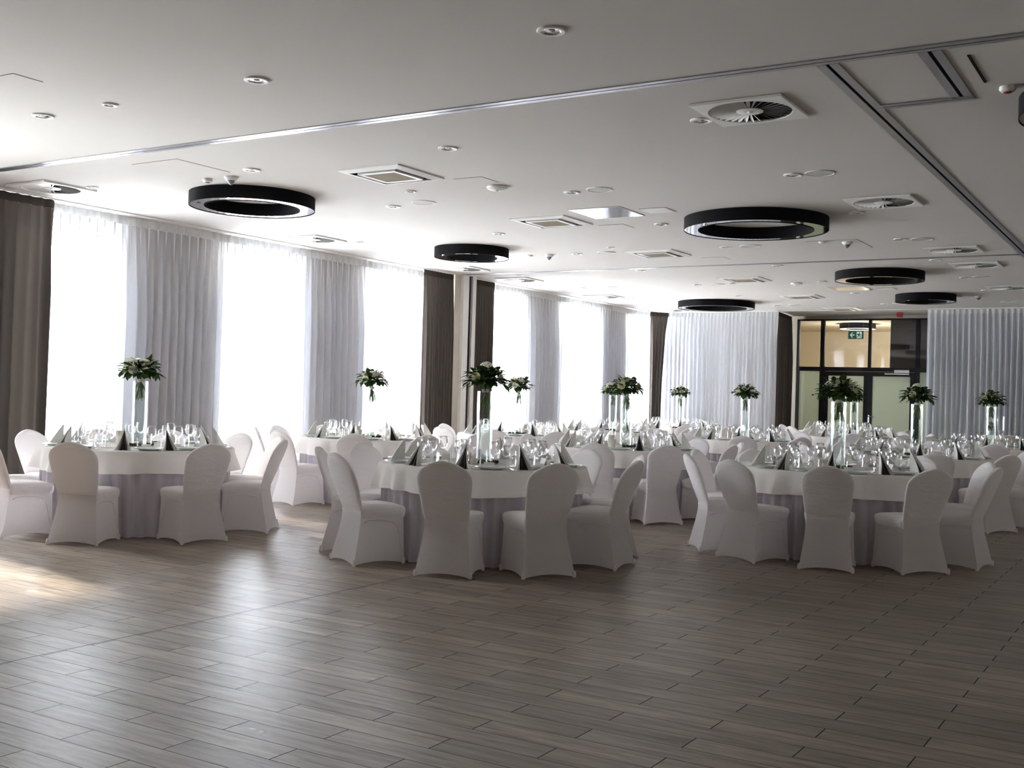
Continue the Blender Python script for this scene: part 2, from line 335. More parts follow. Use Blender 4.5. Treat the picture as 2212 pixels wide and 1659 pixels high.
# swirl diffusers
def swirl():
    s = .365; r = .33; n = 48; pl = MB(); top = []
    ang = [2 * PI * k / n + PI / 4 for k in range(n)]
    circ = [(r * math.cos(a), r * math.sin(a), -.022) for a in ang]; sq = []
    for a in ang:
        c, d = math.cos(a), math.sin(a); q = s / max(abs(c), abs(d)); sq.append((q * c, q * d, -.022))
    sq0 = [(p[0], p[1], -.003) for p in sq]; cin = [(p[0] * .985, p[1] * .985, -.010) for p in circ]
    pl.loft([sq0, sq, circ, cin])
    hub = MB().lathe([(.105, -.012), (.105, -.017), (.10, -.019), (.02, -.019), (.018, -.027), (.001, -.029)], 28)
    bl = MB()
    for k in range(34):
        a = 2 * PI * k / 34; ca, sa = math.cos(a), math.sin(a); v = []
        for t, (hw, tw) in ((.098, (.006, .004)), (.17, (.011, .012)), (.26, (.014, .017)), (.325, (.013, .016))):
            for sgn in (-1, 1):
                px, py = t * ca - sgn * hw * sa, t * sa + sgn * hw * ca; v.append((px, py, -.014 + sgn * tw * .55))
        bl.add(v, [(0, 1, 3, 2), (2, 3, 5, 4), (4, 5, 7, 6)])
    bk = MB().lathe([(.33, -.003), (.001, -.003)], 36)
    return pl.mesh('plate', WHITE), hub.mesh('hub', WHITE, True, 40), bl.mesh('blades', WHITE), bk.mesh('plenum', DARK)
SWM = swirl()
sws = [(-3.03, 8.42, 'nearest square swirl diffuser, in front of the largest ring lamp'), (-11.7, 8.38, 'square swirl diffuser above the leftmost dark drape'), (-11.67, 13.0, 'square swirl diffuser near the window between the left ring lamps'),
       (-11.67, 17.15, 'square swirl diffuser on the near side of the window pier'), (-11.65, 19.15, 'square swirl diffuser just past the far track on the window side'), (-11.65, 22.95, 'square swirl diffuser over the far sheer curtains'),
       (-3.03, 12.89, 'second square swirl diffuser of the right column'), (-3.02, 17.22, 'right square swirl diffuser just before the far track'), (-3.02, 19.19, 'right square swirl diffuser just beyond the far track'), (-3.04, 22.99, 'farthest square swirl diffuser of the right column'), (-11.7, 26.9, 'square swirl diffuser in the far left corner of the ceiling')]
for xx, yy, lb in sws:
    o = empty('swirl_diffuser', (xx, yy, H), 'white ' + lb, 'air diffuser', 'swirl diffusers')
    for n, me in zip(('plate', 'hub', 'blades', 'plenum'), SWM): link(n, me, o)
# air conditioner cassettes
def cassette():
    def fr(a, b, z0, z1, z2): # square ring a outer b inner
        m = MB(); sq = lambda r, z: [(r, r, z), (-r, r, z), (-r, -r, z), (r, -r, z)]
        m.loft([sq(a, z0), sq(a, z1), sq(b, z2)]); return m
    body = fr(.41, .315, 0, -.012, -.030); inner = fr(.250, .205, -.012, -.036, -.036); gr = MB().box(-.205, .205, -.205, .205, -.034, -.030)
    slot = MB().box(-.315, .315, -.315, .315, -.012, -.010)
    lv = MB().box(-.22, .22, -.010, .007, -.001, .002)
    return body.mesh('panel', WHITE), inner.mesh('grille_frame', WHITE), gr.mesh('intake_grille', BROWN), slot.mesh('outlet', DARK), lv.mesh('louvre', OFFW)
CM = cassette(); cl = ['nearest', 'second nearest', 'third', 'fourth', 'fifth', 'farthest']
for k, yy in enumerate([9.37, 12.80, 16.26, 20.29, 23.93, 27.30]):
    o = empty('ceiling_air_conditioner', (-7.35 if k == 0 else -7.32, yy, H), 'square white ceiling air conditioner with brown grille, %s of the row' % cl[k], 'air conditioner', 'ceiling air conditioners')
    for n, me in zip(('panel', 'grille_frame', 'intake_grille', 'outlet'), CM): link(n, me, o)
    for q in range(4):
        l = link('louvre', CM[4], o, (.270 * math.cos(q * PI / 2), .270 * math.sin(q * PI / 2), -.028), q * PI / 2 + PI / 2); l.rotation_euler.x = .5
# flush hatches
def hatch(name, x0, x1, y0, y1, m, lb, cat, fw_=.02, dz=.006):
    cx, cy_ = (x0 + x1) / 2, (y0 + y1) / 2; o = empty(name, (cx, cy_, H), lb, cat); a, b = (x1 - x0) / 2, (y1 - y0) / 2
    g = MB().box(-a, a, -b, b, -.002, -.0005).obj('gap', DARK, o)
    MB().box(-a + .004, a - .004, -b + .004, b - .004, -dz, -.002).obj('frame', WHITE if m is not CEIL else CEIL, o)
    if m is not CEIL: MB().box(-a + fw_, a - fw_, -b + fw_, b - fw_, -dz - .002, -dz).obj('panel', m, o)
    return o
hatch('projector_hatch', -6.67, -5.955, 12.06, 12.81, MIRROR, 'large glossy bright projector hatch beside the second air conditioner', 'ceiling hatch')
hatch('projector_hatch', -6.26, -5.52, 22.12, 22.88, MIRROR, 'far glossy projector hatch beside the fourth ring lamp', 'ceiling hatch')
hatch('access_panel', -5.82, -5.47, 12.33, 12.69, OFFW, 'small framed access panel right of the near projector hatch', 'access panel')
hatch('access_panel', -5.42, -5.06, 22.55, 22.90, OFFW, 'small framed access panel right of the far projector hatch', 'access panel')
for a in [(-9.62, -8.93, 7.84, 8.58, 'flush access panel before the largest left ring lamp'), (-6.88, -6.51, 9.86, 10.2, 'small flush access panel right of the nearest air conditioner'), (-8.02, -7.63, 5.10, 5.36, 'small flush access panel at the upper left of the ceiling'),
          (-6.89, -6.52, 13.33, 13.69, 'small flush access panel just beyond the second air conditioner'), (-4.78, -4.05, 15.73, 16.63, 'flush access panel carrying motion sensors behind the right ring lamp'), (-6.88, -6.5, 17.0, 17.35, 'small flush access panel beyond the third air conditioner')]:
    hatch('access_panel', a[0], a[1], a[2], a[3], CEIL, a[4], 'access panel', dz=.0035)
o = MB().box(-1.30, -1.282, 7.69, 8.39, H - .006, H - .0005).obj('ceiling_slot', DARK); tag(o, 'narrow dark slot in the ceiling right of the square track bay', 'slot')
# detectors
def det(name, x, y, kind, lb, cat):
    o = empty(name, (x, y, H), lb, cat)
    if kind == 'pir':
        MB().lathe([(.075, 0), (.075, -.012), (.06, -.035), (.045, -.042)], 24).obj('base', WHITE, o, smooth=True, angle=35)
        MB().lathe([(.045, -.042), (.036, -.06), (.014, -.088), (.001, -.092)], 24).obj('lens', mat('sensor_lens_' + str(len(bpy.data.materials)), (120, 120, 124), .3), o, smooth=True)
    elif kind == 'small':
        MB().lathe([(.05, 0), (.05, -.016), (.035, -.03), (.001, -.034)], 20).obj('housing', WHITE, o, smooth=True, angle=35)
    elif kind == 'dome':
        MB().lathe([(.105, 0), (.115, -.012), (.11, -.03), (.06, -.048), (.001, -.05)], 28).obj('housing', WHITE, o, smooth=True, angle=50)
        MB().lathe([(.02, -.049), (.018, -.056), (.001, -.057)], 14).obj('indicator', OFFW, o)
    else:
        MB().lathe([(.055, 0), (.058, -.02), (.045, -.036), (.03, -.04)], 24).obj('housing', WHITE, o, smooth=True, angle=50)
        MB().lathe([(.032, -.036), (.026, -.046), (.001, -.048)], 20).obj('red_lens', RED, o, smooth=True)
for x, y, lb in [(-9.12, 8.78, 'behind the nearest left ring lamp'), (-9.09, 15.86, 'beyond the second left ring lamp'), (-4.24, 15.95, 'on the panel behind the largest ring lamp'), (-3.81, 24.62, 'right of the farthest right ring lamp')]:
    det('motion_sensor', x, y, 'pir', 'white cone-shaped motion sensor ' + lb, 'motion sensor')
for x, y, lb in [(-9.43, 15.82, 'beyond the second left ring lamp'), (-4.56, 15.80, 'on the panel behind the largest ring lamp'), (-4.17, 24.54, 'right of the farthest right ring lamp')]:
    det('sensor', x, y, 'small', 'small white round sensor beside the motion sensor ' + lb, 'sensor')
det('smoke_detector', -6.66, 10.40, 'dome', 'white domed detector right of the nearest air conditioner', 'detector'); det('smoke_detector', -6.59, 21.2, 'dome', 'white domed detector near the fourth air conditioner', 'detector')
det('fire_alarm', -1.17, 8.58, 'fire', 'white round fire alarm with red lens at the right ceiling edge', 'alarm'); det('fire_alarm', -9.47, 8.76, 'fire', 'white round fire alarm with red lens beside the left motion sensor', 'alarm')

# ring lamps
def ring(x, y, D, lb, ht=.155):
    o = empty('ring_lamp', (x, y, H), lb, 'ring lamp', 'black ring ceiling lamps'); r = D / 2; ri = r - .185; n = 80
    m = MB(); m.lathe([(r - .006, -.002), (r, -.002), (r, -ht), (r - .006, -ht)], n); m.obj('outer_shade', BLACK, o, smooth=True, angle=40)
    m = MB(); m.lathe([(ri + .006, -ht), (ri, -ht), (ri, -.002), (ri + .006, -.002)], n); m.obj('inner_shade', BLACK, o, smooth=True, angle=40)
    MB().lathe([(r - .006, -ht + .006), (ri + .006, -ht + .006)], n).obj('diffuser', RINGD, o, smooth=True)
    c = MB().lathe([(.02, 0), (.02, -.01), (.001, -.012)], 12).obj('catch', CHROME, o, (-(r - .1) * .5, -(r - .1) * .85, -ht + .006))
ring(-9.78, 9.78, 1.5, 'black ring ceiling lamp nearest the camera on the window side')
ring(-9.92, 14.8, 1.2, 'smaller black ring lamp, second on the window side')
ring(-4.76, 13.55, 1.8, 'large black ring lamp at centre right of the ceiling')
ring(-4.70, 19.85, 1.5, 'black ring lamp just beyond the far track on the right')
ring(-9.68, 24.95, 1.8, 'black ring lamp over the far sheer curtain')
ring(-4.77, 24.15, 1.2, 'small far black ring lamp in front of the glazed doors')
ring(-.40, 9.05, 1.5, 'black ring lamp cut off by the right picture edge')

# ------------------------------------------------------------------ curtains
def curtain(name, p0, p1, npl, amp, label, cat, bodym, headm, hz=.13, seed=1, gather=None, head='pleat_header', z0=.02, irr=.35, group=None, pinch=False, sgn=1):
    rr = random.Random(seed); p0, p1 = Vector(p0 + (0,)), Vector(p1 + (0,)); d = p1 - p0; Ln = d.length; d.normalize(); nrm = Vector((-d.y, d.x, 0))
    o = empty(name, ((p0 + p1) / 2)[:], label, cat, group); c = (p0 + p1) / 2
    per = [1 + irr * (rr.random() - .5) for _ in range(npl)]; tot = sum(per); ed = [0]
    for q in per: ed.append(ed[-1] + q / tot)
    amps = [.7 + .6 * rr.random() for _ in range(npl)]; ph2 = rr.random() * 6; drift = [rr.uniform(-.35, .35) for _ in range(npl + 1)]
    NP = 8; us = []
    for k in range(npl):
        for j in range(NP): us.append((ed[k] + (ed[k + 1] - ed[k]) * j / NP, k, j / NP))
    us.append((1, npl - 1, 1))
    def pos(u, k, f, z):
        t = (H - z) / H
        near = min(1, max(0, (H - hz - z) / 1.0)); a = amp * amps[k] * (.30 + .70 * near)
        wv = math.cos(2 * PI * f); sharp = math.copysign(abs(wv) ** .7, wv)
        uu = u + math.sin(2 * PI * f) * .10 * (ed[k + 1] - ed[k])
        uu += (drift[k] * (1 - f) + drift[k + 1] * f) * t * (1.0 / npl) * (1 if 0 < uu < 1 else 0)
        off = a * sharp + amp * .35 * math.sin(u * 9 + ph2 + t * 1.5) * near
        if gather:
            g0, g1 = gather; s = 1 - math.exp(-t * 2.4); lo, hi = g0 * s, 1 + (g1 - 1) * s; uu = lo + (hi - lo) * uu
        q = p0 + d * (uu * Ln) + nrm * off - c; return (q.x, q.y, z)
    zs = [H - hz, H - hz - .12, H - hz - .3, H - hz - .6, H - hz - 1.1, H - hz - 1.7, 1.2, .6, z0]
    m = MB(); rows = [[pos(u, k, f, z) for u, k, f in us] for z in zs]; n = len(us)
    m.add([p for r_ in rows for p in r_], [(i * n + j, i * n + j + 1, (i + 1) * n + j + 1, (i + 1) * n + j) for i in range(len(zs) - 1) for j in range(n - 1)])
    m.obj('curtain_panel', bodym, o, smooth=True)
    hm = MB(); rows = []
    for z, kf in ((H - .022, .9), (H - hz * .5, .55), (H - hz, 1.0)):
        rw = []
        for u, k, f in us:
            wv = math.cos(2 * PI * f); off = amp * .30 * amps[k] * math.copysign(abs(wv) ** .7, wv) * kf + .004; q = p0 + d * (u * Ln) + nrm * off - c; rw.append((q.x, q.y, z))
        rows.append(rw)
    hm.add([p for r_ in rows for p in r_], [(i * n + j, i * n + j + 1, (i + 1) * n + j + 1, (i + 1) * n + j) for i in range(2) for j in range(n - 1)])
    hm.obj(head, headm, o, smooth=True)
    if pinch:
        pm = MB()
        for k in range(npl):
            u = ed[k]; q = p0 + d * (u * Ln) + nrm * (-amp * .35 * sgn) - c; L_ = rr.uniform(.30, .62)
            for s_ in (0,):
                w0 = .017; pm.add([(q.x - d.x * w0, q.y - d.y * w0, H - hz + .01), (q.x + d.x * w0, q.y + d.y * w0, H - hz + .01), (q.x + d.x * .009, q.y + d.y * .009, H - hz - L_ * .5), (q.x, q.y, H - hz - L_), (q.x - d.x * .009, q.y - d.y * .009, H - hz - L_ * .5)], [(0, 1, 2, 3, 4)])
        pm.obj('pinch_pleats', PINCH, o)
    return o
curtain('sheer_curtain', (-12.53, 8.82), (-12.53, 17.1), 56, .085, 'long white sheer curtain over the near windows, left of the pier', 'sheer curtain', SHEER, SHEER2, seed=3, hz=.15, pinch=True)
curtain('sheer_curtain', (-12.53, 19.1), (-12.53, 27.62), 60, .08, 'long white sheer curtain over the far windows, right of the pier', 'sheer curtain', SHEER, SHEER2, seed=4, hz=.15, pinch=True)
curtain('sheer_curtain', (-12.25, 27.67), (-9.08, 27.67), 30, .05, 'white sheer curtain on the far wall left of the glazed doors', 'sheer curtain', SHEERB, SHEER2, seed=5)
curtain('sheer_curtain', (-5.41, 27.67), (2.8, 27.67), 64, .05, 'white sheer curtain on the far wall right of the glazed doors', 'sheer curtain', SHEERB, SHEER2, seed=6)
curtain('sheer_curtain', (-12.53, .9), (-12.53, 5.42), 31, .045, 'white sheer curtain over the near window left of the picture', 'sheer curtain', SHEER, SHEER2, seed=8)
curtain('dark_drape', (-12.38, 6.25), (-12.38, 8.93), 17, .07, 'dark taupe drape at the left picture edge', 'drape', DRAPE, DRAPED, seed=9, head='pleat_header', gather=(0, .99))
curtain('dark_drape', (-12.36, 16.87), (-12.36, 17.86), 10, .05, 'wide taupe drape on the near side of the window pier', 'drape', DRAPE, DRAPED, seed=10, gather=(.03, 1.05))
curtain('dark_drape', (-12.40, 18.70), (-12.40, 19.42), 8, .05, 'narrower taupe drape on the far side of the window pier', 'drape', DRAPE, DRAPED, seed=11)
curtain('dark_drape', (-12.38, 27.15), (-12.05, 27.62), 5, .05, 'dark gathered drape in the far left corner', 'drape', DRAPE, DRAPED, seed=12, gather=(.1, .6))
curtain('dark_drape', (-9.06, 27.75), (-9.25, 29.45), 16, .05, 'dark drape hanging beside the left edge of the glazed doors', 'drape', DRAPE, DRAPED, seed=13)

# ------------------------------------------------------------------ glazed door front
FX0, FX1 = -9.14, -4.9
def bars(pairs_x, z0, z1, m, y0=YB - .03, y1=YB + .05):
    for a, b in pairs_x: m.box(a, b, y0, y1, z0, z1)
    return m
df = MB(); bars([(-9.14, -9.07), (-8.50, -8.39), (-7.245, -7.17), (-6.05, -5.95), (-4.97, -4.9)], 2.25, 3.60, df)
bars([(-9.14, -9.05), (-8.50, -8.37), (-6.06, -5.94), (-4.97, -4.9)], 0, 2.36, df)
df.box(FX0, FX1, YB - .03, YB + .05, 3.58, 3.62); df.box(FX0, FX1, YB - .035, YB + .05, 2.235, 2.345)
fr = struct(df.obj('window_10', FRAME))
for a, b in ((-9.07, -8.5), (-8.39, -7.245), (-7.17, -6.05), (-5.95, -4.97)): MB().box(a, b, YB, YB + .008, 2.345, 3.58).obj('glass_pane', GLASS, fr)
for a, b in ((-9.05, -8.5), (-5.94, -4.97)): MB().box(a, b, YB, YB + .01, .05, 2.235).obj('frosted_pane', FROST, fr)
for k, (a, b, g0, g1) in enumerate(((-8.37, -7.215, -8.26, -7.33), (-7.21, -6.06, -7.11, -6.16))):
    m = MB(); m.box(a, g0, YB - .05, YB + .02, .01, 2.23); m.box(g1, b, YB - .05, YB + .02, .01, 2.23); m.box(g0, g1, YB - .05, YB + .02, 2.12, 2.23); m.box(g0, g1, YB - .05, YB + .02, .01, .2)
    dd = struct(m.obj('door_%d' % (k + 1), FRAME)); MB().box(g0, g1, YB - .02, YB - .01, .2, 2.12).obj('frosted_pane', FROST, dd)
    if k == 1:
        h = MB(); h.box(-7.20, -7.16, YB - .06, YB - .05, .90, 1.10); h.tube([(-7.18, YB - .055, 1.06), (-7.18, YB - .11, 1.06), (-7.03, YB - .11, 1.06)], .012, 8); h.obj('door_handle', CHROME, dd)
        MB().tube([(-7.18, YB - .05, .94), (-7.18, YB - .075, .94)], .022, 12).obj('lock', CHROME, dd)
        MB().box(-6.55, -6.18, YB - .11, YB - .05, 2.21, 2.285).obj('door_closer', OFFW, dd); MB().box(-6.79, -6.18, YB - .10, YB - .05, 2.165, 2.195).obj('closer_rail', OFFW, dd)
al = MB().box(-6.34, -6.21, 28.66, 28.74, H - .115, H - .0).obj('fire_alarm_sounder', RED); tag(al, 'small red alarm box hanging from the ceiling above the doors', 'alarm')
# exit sign: arrow left and running figure in a doorway
SX, SY, SZ = -7.545, YB - .12, 3.19
sg = empty('exit_sign', (SX, SY, SZ), 'green exit sign with left arrow and running figure before the upper glazing', 'exit sign')
MB().box(-.20, .20, -.006, .006, -.105, .105).obj('sign_plate', SIGNG, sg)
MB().box(-.19, -.188, -.002, .002, .105, H - SZ).box(.188, .19, -.002, .002, .105, H - SZ).obj('suspension_wire', ALU, sg)
def flat(poly, y=-.008, t=.0015):
    m = MB(); n = len(poly); m.add([(x, y, z) for x, z in poly] + [(x, y + t, z) for x, z in poly], [tuple(range(n)), tuple(reversed(range(n, 2 * n)))] + [(i, (i + 1) % n, n + (i + 1) % n, n + i) for i in range(n)]); return m
ar = MB()
for pts in ([(-.155, 0), (-.095, .065), (-.07, .065), (-.12, .012), (-.12, -.012), (-.07, -.065), (-.095, -.065)], [(-.13, .012), (-.035, .012), (-.035, -.012), (-.13, -.012)]):
    q = flat(pts); ar.add(q.v, q.f)
ar.obj('arrow', SIGNW, sg)
dr = flat([(.02, -.085), (.02, .085), (.15, .085), (.15, -.085)]); dr.obj('doorway_field', SIGNW, sg)
mn = MB()
for pts in ([(.045, .03), (.10, .045), (.115, .02), (.095, -.01), (.06, -.02)], [(.05, .035), (.025, .005), (.035, -.002), (.062, .022)], [(.10, .04), (.14, .015), (.135, .0), (.10, .02)],
            [(.06, -.015), (.035, -.05), (.02, -.052), (.02, -.066), (.045, -.064), (.082, -.02)], [(.08, -.015), (.11, -.04), (.10, -.08), (.116, -.085), (.128, -.035), (.10, .0)]):
    q = flat(pts, -.0105); mn.add(q.v, q.f)
hd = flat([(.098 + .014 * math.cos(a * PI / 5), .062 + .014 * math.sin(a * PI / 5)) for a in range(10)], -.0105); mn.add(hd.v, hd.f)
mn.obj('running_figure', SIGNG, sg)
# lamps added to brighten the room beyond, where no lit ones show
for x, y in ((-8.2, 32.2), (-6.0, 33.5)):
    o = empty('ring_lamp', (x, y, H - .03), 'added ring lamp brightening the room beyond the glazing, %s' % ('left one' if x < -7 else 'right one'), 'ring lamp')
    MB().lathe([(.5, 0), (.5, -.15), (.36, -.15), (.36, 0)], 40).obj('shade', BLACK, o, smooth=True, angle=40)
    MB().lathe([(.49, -.152), (.37, -.152)], 40).obj('diffuser', WARM, o)
    PL = bpy.data.lights.new('far_fill_light', 'POINT'); PL.energy = 30; PL.color = (1, .96, .88); PL.shadow_soft_size = .3; po = bpy.data.objects.new('far_fill_light', PL); COL.objects.link(po); po.location = (x, y, H - .55)  # point light added under each ring to lift the far room

# ------------------------------------------------------------------ chairs
def chair_proto():
    root = empty('banquet_chair', (0, 0, 0), 'x', 'chair', 'x')
    def ring4(z, hwf, hwr, yf, yr, dside, drear, sag, N=9):
        c = [(-hwf, yf), (hwf, yf), (hwr, yr), (-hwr, yr)]; off = [dside * .6, dside, drear, dside]; out = []
        for i in range(4):
            a, b = Vector(c[i]), Vector(c[(i + 1) % 4]); d = (b - a).normalized(); nn = Vector((-d.y, d.x))
            for k in range(N):
                s = k / N; sn = math.sin(PI * s) ** .8; p = a + (b - a) * s + nn * off[i] * sn
                # small corner rounding
                e = min(s, 1 - s); 
                if e < .02: p = p + (Vector((0, (yf + yr) / 2)) - p) * .012
                out.append((p.x, p.y, z + sag * sn))
        return out
    sk = MB(); sk.loft([ring4(.004, .222, .222, -.190, .270, .014, .012, .026), ring4(.03, .220, .219, -.189, .262, .018, .012, .018), ring4(.12, .215, .205, -.187, .240, .028, .012, 0),
                        ring4(.25, .208, .184, -.184, .210, .030, .006, 0), ring4(.34, .205, .173, -.181, .194, .020, .000, 0), ring4(.385, .205, .170, -.180, .190, .010, -.006, 0), ring4(.425, .203, .173, -.178, .193, 0, -.009, 0)])
    sk.obj('skirt', COVERT, root, smooth=True, angle=55)
    se = MB(); se.loft([ring4(.372, .204, .170, -.181, .187, 0, 0, 0), ring4(.395, .212, .172, -.189, .187, 0, 0, 0), ring4(.435, .215, .175, -.192, .188, -.006, 0, 0), ring4(.458, .206, .17, -.184, .184, -.004, 0, 0), ring4(.470, .18, .15, -.155, .165, 0, 0, .004), ring4(.476, .09, .08, -.09, .09, 0, 0, .002)], False, True)
    se.obj('seat', COVER, root, smooth=True)
    bk = MB(); rings = []; prof = [(.37, .166, .004), (.42, .172, .012), (.45, .178, .0165), (.49, .185, .021), (.55, .194, .025), (.62, .202, .026), (.68, .211, .027), (.725, .215, .028), (.765, .211, .028), (.795, .196, .028), (.818, .174, .028), (.838, .146, .027), (.856, .112, .026), (.870, .076, .023), (.880, .040, .018), (.885, .012, .010)]
    for z, hw, t in prof:
        yc = .170 + .178 * max(0, (z - .40) / .485) ** 1.15; r_ = []
        for k in range(28):
            a = 2 * PI * k / 28; c, s = math.cos(a), math.sin(a); x = hw * math.copysign(abs(c) ** .45, c); yy = t * math.copysign(abs(s) ** .75, s) + .010 * (1 - (x / .215) ** 2)
            r_.append((x, yc + yy, z))
        rings.append(r_)
    bk.loft(rings, True, True); bk.obj('backrest', COVER, root, smooth=True)
    gr = MB(); z0 = .845; y0 = .170 + .178 * ((z0 - .40) / .485) ** 1.15
    for sgn in (1, -1):
        vs = []
        for k in range(16):
            a = 2 * PI * k / 16; zz = z0 + .013 * math.sin(a); vs.append((.058 * math.cos(a), y0 + (zz - z0) * .37 + .010 + sgn * .0285, zz))
        gr.add(vs, [tuple(range(16)) if sgn < 0 else tuple(reversed(range(16)))])
    g = gr.obj('grip_light_patch', GRIP, root); g['label'] = 'thin cloth over the oval hand grip, coloured paler for light passing through'
    def sx_(y, z):   # where the cloth of the side panel is
        rows = [(.004, .222, .222, -.190, .270, .014), (.12, .215, .205, -.187, .240, .028), (.25, .208, .184, -.184, .210, .030), (.34, .205, .173, -.181, .194, .020), (.385, .205, .170, -.180, .190, .010)]
        for a, b in zip(rows, rows[1:]):
            if z <= b[0]: break
        t_ = (z - a[0]) / (b[0] - a[0]); q = [a[i] + (b[i] - a[i]) * t_ for i in range(6)]; s_ = min(1, max(0, (y - q[3]) / (q[4] - q[3])))
        return q[1] + (q[2] - q[1]) * s_ - q[5] * math.sin(PI * s_) ** .8
    for sg_ in (-1, 1):
        fo_ = MB()
        pth = [(-.165, .10), (-.150, .20), (-.138, .27), (-.118, .318), (-.085, .342), (-.03, .352), (.05, .354), (.12, .350), (.160, .330)]
        fo_.tube([(sg_ * (sx_(y, z) - .002), y, z) for y, z in pth], .0052, 5)
        fo_.obj('frame_shadow_ridge', COVER, root, smooth=True)  # raised ridge shaped for the frame's shadow showing through the cloth
    ft = MB().lathe([(.001, 0), (.014, 0), (.016, .012), (.014, .035), (.010, .05)], 10).mesh('foot_pocket', COVER, True)
    for x, y in ((-.215, -.183), (.215, -.183), (.214, .258), (-.214, .258)): link('foot_pocket', ft, root, (x, y, 0))
    return root
CH = chair_proto(); used = [False]

# ------------------------------------------------------------------ tables and what stands on them
TR = .90; TZ = .78
def wavy(r0, z0, prof, waves, seed, n=160):
    rr = random.Random(seed); ph = [rr.random() * 6.28 for _ in waves]; rings = []
    for r, z, a, sag in prof:
        rings.append([((r + a * sum(w_ * math.cos(k * t + p) for (k, w_), p in zip(waves, ph))) * math.cos(t), (r + a * sum(w_ * math.cos(k * t + p) for (k, w_), p in zip(waves, ph))) * math.sin(t), z + sag * math.cos(4 * t + ph[0])) for t in [2 * PI * i / n for i in range(n)]])
    return rings
def cloth_mesh(seed):
    m = MB(); w_ = [(9, .5), (14, .4), (23, .45), (31, .25)]
    pr = [(.02, .780, 0, 0), (.5, .780, 0, 0), (.885, .780, 0, 0), (.898, .778, 0, 0), (.906, .770, .002, 0), (.914, .73, .012, 0), (.926, .67, .024, 0), (.938, .60, .036, .004), (.942, .575, .040, .008)]
    m.loft(wavy(0, 0, pr, w_, seed)); m.f.append(tuple(range(160))); m.mi.append(0)
    return m.mesh('tablecloth', LINEN, True, 70)
def skirt_mesh(seed):
    m = MB(); rr = random.Random(seed); n = 420; K = 46; ph = [rr.random() * 6.28 for _ in range(3)]; rings = []
    for z, r, a in ((.765, .866, .004), (.70, .864, .014), (.5, .860, .024), (.25, .858, .028), (.006, .858, .032)):
        ring_ = []
        for i in range(n):
            t = 2 * PI * i / n; q = math.cos(K * t + .8 * math.sin(3 * t + ph[0]) + .5 * math.sin(7 * t + ph[1])); q = math.copysign(abs(q) ** .6, q); rad = r + a * q * (.75 + .25 * math.sin(5 * t + ph[2])); ring_.append((rad * math.cos(t), rad * math.sin(t), z))
        rings.append(ring_)
    m.loft(rings); return m.mesh('table_skirt', SKIRT, True)
CLM = [cloth_mesh(s) for s in (1, 2, 3)]; SKM = [skirt_mesh(s) for s in (1, 2, 3)]
TOPM = MB().lathe([(.001, .774), (.868, .774), (.87, .765), (.868, .750), (.001, .750)], 64).mesh('tabletop', WOOD, True, 40)
PEDM = MB().lathe([(.30, 0), (.30, .03), (.06, .06), (.05, .70), (.20, .75)], 24).mesh('pedestal', FRAME, True, 40)

plate_me = MB().lathe([(.001, .003), (.085, .003), (.092, .010), (.134, .021), (.136, .023), (.133, .0225), (.090, .013), (.082, .006), (.001, .006)], 40).mesh('dinner_plate', PORC, True, 45)
def napkin_meshes():
    h = .205; sp = Vector((0, .055, 0)); out = MB(); inn = MB()
    def flap(m, ax, ay, th=.0025, hh=h, bul=.012):
        e = Vector((ax, ay, 0)); d = e.normalized(); nn = Vector((-d.y, d.x, 0)); a = sp; N = 6; v = []; f = []
        for i in range(N + 1):
            t = i / N; base = a + e * t; z = hh * (1 - t); b = nn * bul * math.sin(PI * t)
            for s in (-1, 1):
                v.append(base + b + nn * th * s); v.append(base + b + nn * th * s + Vector((0, 0, max(z, .001))))
        for i in range(N):
            o = i * 4; p = o + 4
            f += [(o, p, p + 1, o + 1), (o + 2, o + 3, p + 3, p + 2), (o + 1, p + 1, p + 3, o + 3), (o, o + 2, p + 2, p)]
        f += [(0, 1, 3, 2), (N * 4, N * 4 + 2, N * 4 + 3, N * 4 + 1)]; m.add(v, f)
    flap(out, -.072, -.125); flap(out, .072, -.125, bul=-.012)
    flap(inn, -.028, -.118, hh=h * .97, bul=.006); flap(inn, .028, -.118, hh=h * .97, bul=-.006); flap(inn, 0, -.10, hh=h * .93, bul=0)
    return out.mesh('napkin', NAPL, False), inn.mesh('inner_fold', NAPD, False)
NAP, NAPI = napkin_meshes()
def goblet(Hh, br, name):
    b = MB().lathe([(.004, Hh * .46), (br * .55, Hh * .49), (br * .9, Hh * .58), (br, Hh * .70), (br * .93, Hh * .86), (br * .80, Hh), (br * .78, Hh), (br * .90, Hh * .86), (br * .96, Hh * .70), (br * .86, Hh * .60), (br * .5, Hh * .51), (.003, Hh * .48)], 20).mesh(name, GLASS, True)
    s = MB().lathe([(br * .88, 0), (br * .88, .002), (br * .4, .006), (.005, .013), (.0035, Hh * .25), (.004, Hh * .46)], 16).mesh('stem', GLASS, True)
    return b, s
WG1 = goblet(.215, .043, 'wine_glass'); WG2 = goblet(.185, .037, 'wine_glass')
SHOT = goblet(.105, .021, 'vodka_glass')
TUM = MB().lathe([(.001, .004), (.029, .004), (.031, .012), (.036, .098), (.034, .098), (.029, .014), (.001, .012)], 20).mesh('tumbler', GLASS, True, 50)
cd = MB(); cd.add([(-.042, -.016, 0), (.042, -.016, 0), (.042, 0, .048), (-.042, 0, .048), (.042, .016, 0), (-.042, .016, 0)], [(0, 1, 2, 3), (3, 2, 4, 5)]); CARDM = cd.mesh('place_card', CARD)
